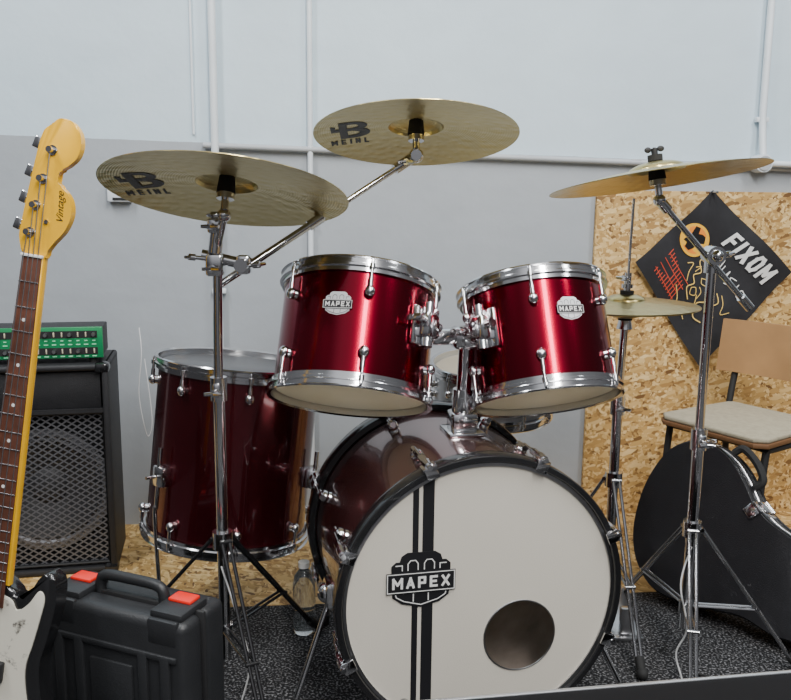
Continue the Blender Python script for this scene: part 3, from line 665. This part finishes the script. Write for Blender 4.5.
# ---------------------------------------------------------------- bass guitar
nut=Vector((-.636,1.50,.999));up=Vector((.150,.09,1)).normalized()
xx=Vector((1,-.12,0));xx=(xx-up*xx.dot(up)).normalized();yy=up.cross(xx)
MG=Matrix.Translation(nut-up*1.0)@Matrix((xx,yy,up)).transposed().to_4x4()
bg=thing('bass_guitar','bass guitar with yellow maple neck and black body leaning upright','bass guitar',M=MG)
def gf(a,z,d): return Vector((a,-d,z))
NZ=1.0
body=[(.034,.395),(.050,.375),(.070,.395),(.085,.425),(.103,.437),(.118,.415),(.120,.37),(.112,.31),(.105,.26),(.120,.19),(.150,.12),(.16,.06),(.13,.018),(.06,.0),(-.04,.002),(-.13,.04),(-.17,.11),(-.165,.19),(-.13,.26),(-.12,.32),(-.14,.40),(-.165,.48),(-.16,.53),(-.13,.54),(-.1,.5),(-.07,.44),(-.034,.42)]
B().poly(cat([Vector((*p,0)) for p in body],5),gf,-.04,.0,.008,3).ob('body',BLACK,bg,'black lacquered guitar body')
pg=[(.034,.378),(.050,.358),(.072,.376),(.088,.402),(.100,.39),(.096,.35),(.088,.30),(.080,.25),(.092,.19),(.118,.12),(.105,.06),(.05,.04),(.0,.10),(-.04,.17),(-.10,.20),(-.11,.30),(-.11,.38),(-.07,.41),(-.034,.39)]
B().poly(cat([Vector((*p,0)) for p in pg],5),gf,.0,.003,.0008).ob('pickguard',RELIC,bg,'worn white pearl pickguard')
b=B();b.poly([(-.020,NZ),(.020,NZ),(.030,.40),(-.030,.40)],gf,-.014,.006,.005,3);b.ob('neck',MAPLE,bg,'yellow maple neck')
b=B();b.poly([(-.0178,NZ),(.0178,NZ),(.0265,.36),(-.0265,.36)],gf,.006,.010,.001);b.ob('fretboard',ROSE,bg,'dark rosewood fretboard')
for n in range(1,21):
    z=NZ-.86*(1-2**(-n/12));hw=.0178+.0085*(NZ-z)/.64
    B().tube([(-hw,-.0105,z),(hw,-.0105,z)],.0011,6).ob('fret_wire',STEEL,bg)
for n in (3,5,7,9,12,15,17):
    z=NZ-.86*(1-2**(-(n-.5)/12));B().cyl((0,-.0098,z),(0,-.0104,z),.0032).ob('fret_marker',WHITE,bg)
hs=[(-.020,.0),(-.027,.012),(-.032,.032),(-.030,.058),(-.027,.092),(-.020,.155),(-.014,.200),(-.006,.222),(.004,.226),(.012,.238),(.032,.240),(.052,.227),(.061,.202),(.057,.178),(.044,.162),(.031,.152),(.025,.139),(.030,.126),(.043,.117),(.055,.101),(.059,.076),(.050,.048),(.034,.026),(.022,.006),(.020,-.004)]
B().poly(cat([Vector((a,NZ+b_,0)) for a,b_ in hs],4),gf,-.012,.003,.002).ob('headstock',MAPLE,bg,'yellow maple headstock with scrolled outline')
b=B();b.box((0,-.009,NZ-.002),(.040,.008,.005),.001);b.ob('nut',WHITE,bg)
posts=[(-.012,.038),(-.007,.086),(.0,.133),(.011,.184)]
pegs=[-.030,-.025,-.020,-.012]
for (a,b_),e in zip(posts,pegs):
    b=B();b.cyl((a,-.003,NZ+b_),(a,-.018,NZ+b_),.0055);b.cyl((a,-.003,NZ+b_),(a,-.005,NZ+b_),.009)
    k=NZ+b_+.012
    b.cyl((a,.012,NZ+b_),(a,.020,NZ+b_),.012)
    b.cyl((a,.018,NZ+b_),(e-.012,.014,k),.003);b.box((e-.017,.014,k),(.014,.0045,.021),.0022,Euler((0,rad(15),0)),3)
    b.ob('tuning_peg',CHROME,bg)
for i,(a,b_) in enumerate(posts):
    x=-.0135+.009*i
    b=B();b.tube([(a,-.012,NZ+b_),(x,-.0125,NZ)],.0011,6);b.tube([(x,-.0125,NZ),(x*1.9,-.016,.12)],.0011-.00012*i,6);b.ob('string',STEEL,bg)
b=B();b.cyl((.016,-.003,NZ+.06),(.016,-.006,NZ+.06),.004);b.ob('string_tree',CHROME,bg)
B().text('Vintage',.0185,lambda x,y,z:Vector((.038-y-x*.10,-.0036,NZ+.088+x)),.0,1.0,0,.4).ob('lettering',PRINT,bg,'dark script lettering',recalc=False)
b=B();b.box((0,-.010,.24),(.085,.014,.04),.004);b.ob('pickup',BLKM,bg)
b=B();b.box((0,-.008,.12),(.075,.012,.05),.003);b.ob('bridge',CHROME,bg)
for z in (.08,.12): B().cyl((.09,-.004,z),(.09,-.022,z),.010,.009).ob('knob',CHROME,bg)

# ---------------------------------------------------------------- tool case
tcs=thing('tool_case','black plastic tool case with red latches standing upright','tool case',(-.508,1.548,0),(0,0,rad(-22)))
b=B();b.box((0,-.035,.168),(.335,.062,.336),.018,None,4);b.ob('case_lid',CASEB,tcs)
b=B();b.box((0,.034,.168),(.335,.072,.336),.018,None,4);b.ob('case_base',CASEB,tcs)
b=B();b.box((0,-.004,.168),(.341,.010,.342),.004);b.ob('case_seam',BLKM,tcs)
b=B()
for x in (-.125,-.075,.075,.125): b.box((x,-.068,.15),(.022,.010,.24),.004)
b.box((0,-.068,.265),(.30,.008,.012),.003);b.box((0,-.068,.155),(.10,.008,.16),.004)
b.ob('case_ribs',CASEB,tcs)
b=B();b.tube(cat([Vector(p) for p in ((-.075,0,.326),(-.075,0,.353),(-.06,0,.368),(0,0,.370),(.06,0,.368),(.075,0,.353),(.075,0,.326))],5,False),.011,10);b.ob('handle',CASEB,tcs)
for x in (-.118,.118):
    b=B();b.box((x,-.012,.340),(.072,.085,.018),.006);b.box((x,-.060,.313),(.066,.014,.05),.005);lt=b.ob('latch',CASEB,tcs)
    b=B();b.box((x,.005,.351),(.050,.034,.008),.003);b.ob('latch_button',RED,lt,'red latch button')

# ---------------------------------------------------------------- guitar case
e1=Vector((.67,-.74,0)).normalized();nn=Vector((.74,.67,0)).normalized()
lean=rad(20);e2=(Vector((0,0,1))*math.cos(lean)+nn*math.sin(lean));dn=e1.cross(e2)*-1
if dn.dot(nn)<0: dn=-dn
MC=Matrix.Translation((.648,2.285,.042))@Matrix((e1,dn,e2)).transposed().to_4x4()
gc=thing('guitar_case','black hard-shell guitar case lying on its side against a chair','guitar case',M=MC)
go=[(.0,.21),(.012,.30),(.05,.385),(.11,.427),(.17,.43),(.23,.402),(.28,.352),(.32,.302),(.37,.268),(.43,.245),(.49,.215),(.56,.185),(.80,.18),(1.02,.175),(1.05,.14),(1.05,.05),(1.02,.03),(.80,.025),(.60,.02),(.45,.004),(.36,.02),(.28,.012),(.18,.0),(.10,.01),(.04,.06),(.008,.13)]
P=cat([Vector((*p,0)) for p in go],5)
gcf=lambda a,z,d:Vector((a,d,z))
B().poly(P,gcf,0,.055,.012,3).ob('case_lid',GCASE,gc)
B().poly(P,gcf,.057,.105,.012,3).ob('case_base',GCASE,gc)
b=B();b.tube([gcf(p.x,p.y,.056) for p in P],.0022,6,True);b.ob('case_seam',STEEL,gc)
b=B();b.tube([gcf(p.x,p.y,.012) for p in P],.0055,8,True);b.ob('moulded_rim',BLACK,gc)
b=B();b.tube([gcf(p.x,p.y,.100) for p in P],.0055,8,True);b.ob('moulded_rim',BLACK,gc)
def rim(s):
    i=min((k for k in range(len(P)) if P[k].y>.15),key=lambda k:abs(P[k].x-s));q=P[i]
    nx=P[(i+1)%len(P)]-P[i-1];ang=math.atan2(nx.y,nx.x)
    return Matrix.Translation((q.x,.056,q.y+.003))@Matrix.Rotation(-ang,4,'Y')
for s in (.13,.33,.62):
    Mq=rim(s);R3=Mq.to_3x3().to_4x4()
    b=B();b.box(Mq@Vector((0,0,.001)),(.050,.070,.006),.002,R3);b.box(Mq@Vector((0,-.012,.007)),(.034,.040,.009),.003,R3);b.cyl(Mq@Vector((-.018,.012,.010)),Mq@Vector((.018,.012,.010)),.006)
    b.box(Mq@Vector((0,-.060,-.016)),(.034,.006,.030),.002,R3);b.box(Mq@Vector((0,-.048,.003)),(.034,.026,.006),.002,R3);b.ob('latch',CHROME,gc,'chrome latch')
Mq=rim(.25)
b=B();b.tube(cat([Mq@Vector(v) for v in ((-.055,0,0),(-.05,0,.028),(0,0,.038),(.05,0,.028),(.055,0,0))],6,False),.011,8);b.ob('handle',RUB,gc)

# ---------------------------------------------------------------- chair
ch=thing('chair','wooden school chair with black tubular frame and beige seat','chair',(1.065,2.525,-.006),(0,0,rad(-56)))
sw,sd,sh=.37,.36,.445
so=[(-sw/2,-sd/2+.03),(-sw/2+.03,-sd/2),(sw/2-.03,-sd/2),(sw/2,-sd/2+.03),(sw/2-.015,sd/2),(-sw/2+.015,sd/2)]
B().poly(so,lambda a,b_,d:Vector((a,b_,d)),sh-.014,sh,.003).ob('seat',PLYE,ch,'brown plywood seat')
B().poly([(x*.98,y*.98) for x,y in so],lambda a,b_,d:Vector((a,b_,d)),sh,sh+.016,.006,3).ob('seat_cushion',PAD,ch,'flat beige seat pad')
n=12;pts=[];BW=.215
for i in range(n+1):
    x=-BW+2*BW*i/n; pts.append((x,.165+.03*(1-(x/BW)**2)))
b2=B();rows=[]
for dy in (0,.012):
    rows.append([[b2.bm.verts.new((x,y-.012+dy+.02*zz,.56+.17*zz)) for (x,y) in pts] for zz in (0,.5,1)])
for k in range(2):
    for j in range(2):
        for i in range(n): b2.bm.faces.new((rows[k][j][i],rows[k][j][i+1],rows[k][j+1][i+1],rows[k][j+1][i]))
for j in (0,2):
    for i in range(n): b2.bm.faces.new((rows[0][j][i],rows[0][j][i+1],rows[1][j][i+1],rows[1][j][i]))
for i in (0,n):
    for j in range(2): b2.bm.faces.new((rows[0][j][i],rows[0][j+1][i],rows[1][j+1][i],rows[1][j][i]))
b2.ob('backrest',PLY,ch,'brown plywood backrest')
for sx in (-1,1):
    x=sx*.165
    B().tube(cat([Vector(p) for p in ((x,.20,.0),(x,.17,.25),(x,.165,.43),(x,.19,.58),(x,.21,.70))],5,False),.011,10).ob('rear_leg',BLKM,ch)
    B().tube(cat([Vector(p) for p in ((x,-.17,.0),(x,-.145,.25),(x,-.13,.41),(x,-.11,.419),(x,.165,.419))],5,False),.011,10).ob('front_leg',BLKM,ch)
b=B();b.tube([(-.165,-.12,.418),(.165,-.12,.418)],.009);b.ob('cross_bar',BLKM,ch)
b=B();b.tube([(-.165,.167,.40),(.165,.167,.40)],.009);b.ob('cross_bar',BLKM,ch)

# ---------------------------------------------------------------- bottle
bt=thing('plastic_bottle','small clear plastic water bottle standing on the mat','bottle',(-.228,2.04,0))
B().rev([(0,.004),(.026,.0),(.029,.006),(.029,.06),(.027,.065),(.029,.07),(.029,.13),(.024,.155),(.012,.170),(.012,.18)],32).ob('bottle_body',PET,bt)
B().rev([(.0125,.176),(.0145,.176),(.0145,.190),(0,.190)],24).ob('bottle_cap',WHITE,bt)

# ---------------------------------------------------------------- equipment case in front
FC=mat('dark_case_panel',(.006,.006,.007),.7,0,0,None,None,.15)
rc=thing('flight_case','low black flight case with aluminium edges','flight case',(.55,1.172,0),(0,0,rad(9)))
b=B();b.box((0,0,.15),(1.02,.34,.29),.004);b.ob('case_body',FC,rc)
b=B()
for y in (-.17,.17): b.box((0,y,.293),(1.03,.008,.008),.002)
for x in (-.51,.51):
    b.box((x,0,.293),(.010,.34,.008),.002)
    for y in (-.17,.17): b.box((x,y,.15),(.014,.014,.29),.002)
b.ob('edge_profile',ALU,rc,'aluminium edge profile')
for x in (-.51,.51):
    for y in (-.17,.17): B().ball((x,y,.290),.012).ob('ball_corner',STEEL,rc)

# ---------------------------------------------------------------- light, world, camera
def area(loc,sx,sy,pw,col=(1,1,1),target=None):
    l=bpy.data.lights.new('light','AREA');l.shape='RECTANGLE';l.size=sx;l.size_y=sy;l.energy=pw;l.color=col
    o=bpy.data.objects.new('ceiling_light',l);COL.objects.link(o);o.location=loc
    if target: o.rotation_euler=(Vector(target)-Vector(loc)).to_track_quat('-Z','Y').to_euler()
    return o
area((.80,-.75,3.1),.36,2.0,120,(1,.98,.95),(.80,.2,.6))
area((.35,1.0,3.1),.3,1.0,34,(1,.99,.97))
area((-1.5,1.1,3.1),.3,1.5,50,(.95,.98,1),(-1.0,2.4,.9))
area((2.0,1.1,3.1),.3,1.5,44,(.95,.98,1),(1.3,2.4,.9))
wd=bpy.data.worlds.new('room_ambient');SC.world=wd;wd.use_nodes=True;nt=wd.node_tree;bg_=nt.nodes['Background']
tc=nd(nt,'ShaderNodeTexCoord');sp=nd(nt,'ShaderNodeSeparateXYZ');nt.links.new(tc.outputs['Generated'],sp.inputs[0])
r=nd(nt,'ShaderNodeValToRGB');e=r.color_ramp.elements;e[0].position=.35;e[0].color=(.05,.05,.055,1);e[1].position=1;e[1].color=(.95,.97,1,1)
x=e.new(.5);x.color=(.18,.18,.19,1);x=e.new(.66);x.color=(.46,.47,.50,1)
mr=nd(nt,'ShaderNodeMapRange');mr.inputs[1].default_value=-1;mr.inputs[2].default_value=1
nt.links.new(sp.outputs['Z'],mr.inputs[0]);nt.links.new(mr.outputs[0],r.inputs['Fac'])
ab=nd(nt,'ShaderNodeMath',operation='ABSOLUTE');nt.links.new(sp.outputs['X'],ab.inputs[0])
m2=nd(nt,'ShaderNodeMapRange',interpolation_type='SMOOTHSTEP');m2.inputs[1].default_value=.22;m2.inputs[2].default_value=.55;m2.inputs[3].default_value=1.12;m2.inputs[4].default_value=.33
nt.links.new(ab.outputs[0],m2.inputs[0]);nt.links.new(r.outputs['Color'],bg_.inputs['Color']);nt.links.new(m2.outputs[0],bg_.inputs['Strength'])
cam=bpy.data.cameras.new('camera');cam.sensor_width=36;cam.lens=850/791*36;cam.clip_start=.02
co=bpy.data.objects.new('camera',cam);COL.objects.link(co)
co.matrix_world=Matrix.Translation((0,0,1.1))@Matrix.Rotation(rad(80),4,'X')@Matrix.Rotation(rad(.6),4,'Z')
SC.camera=co
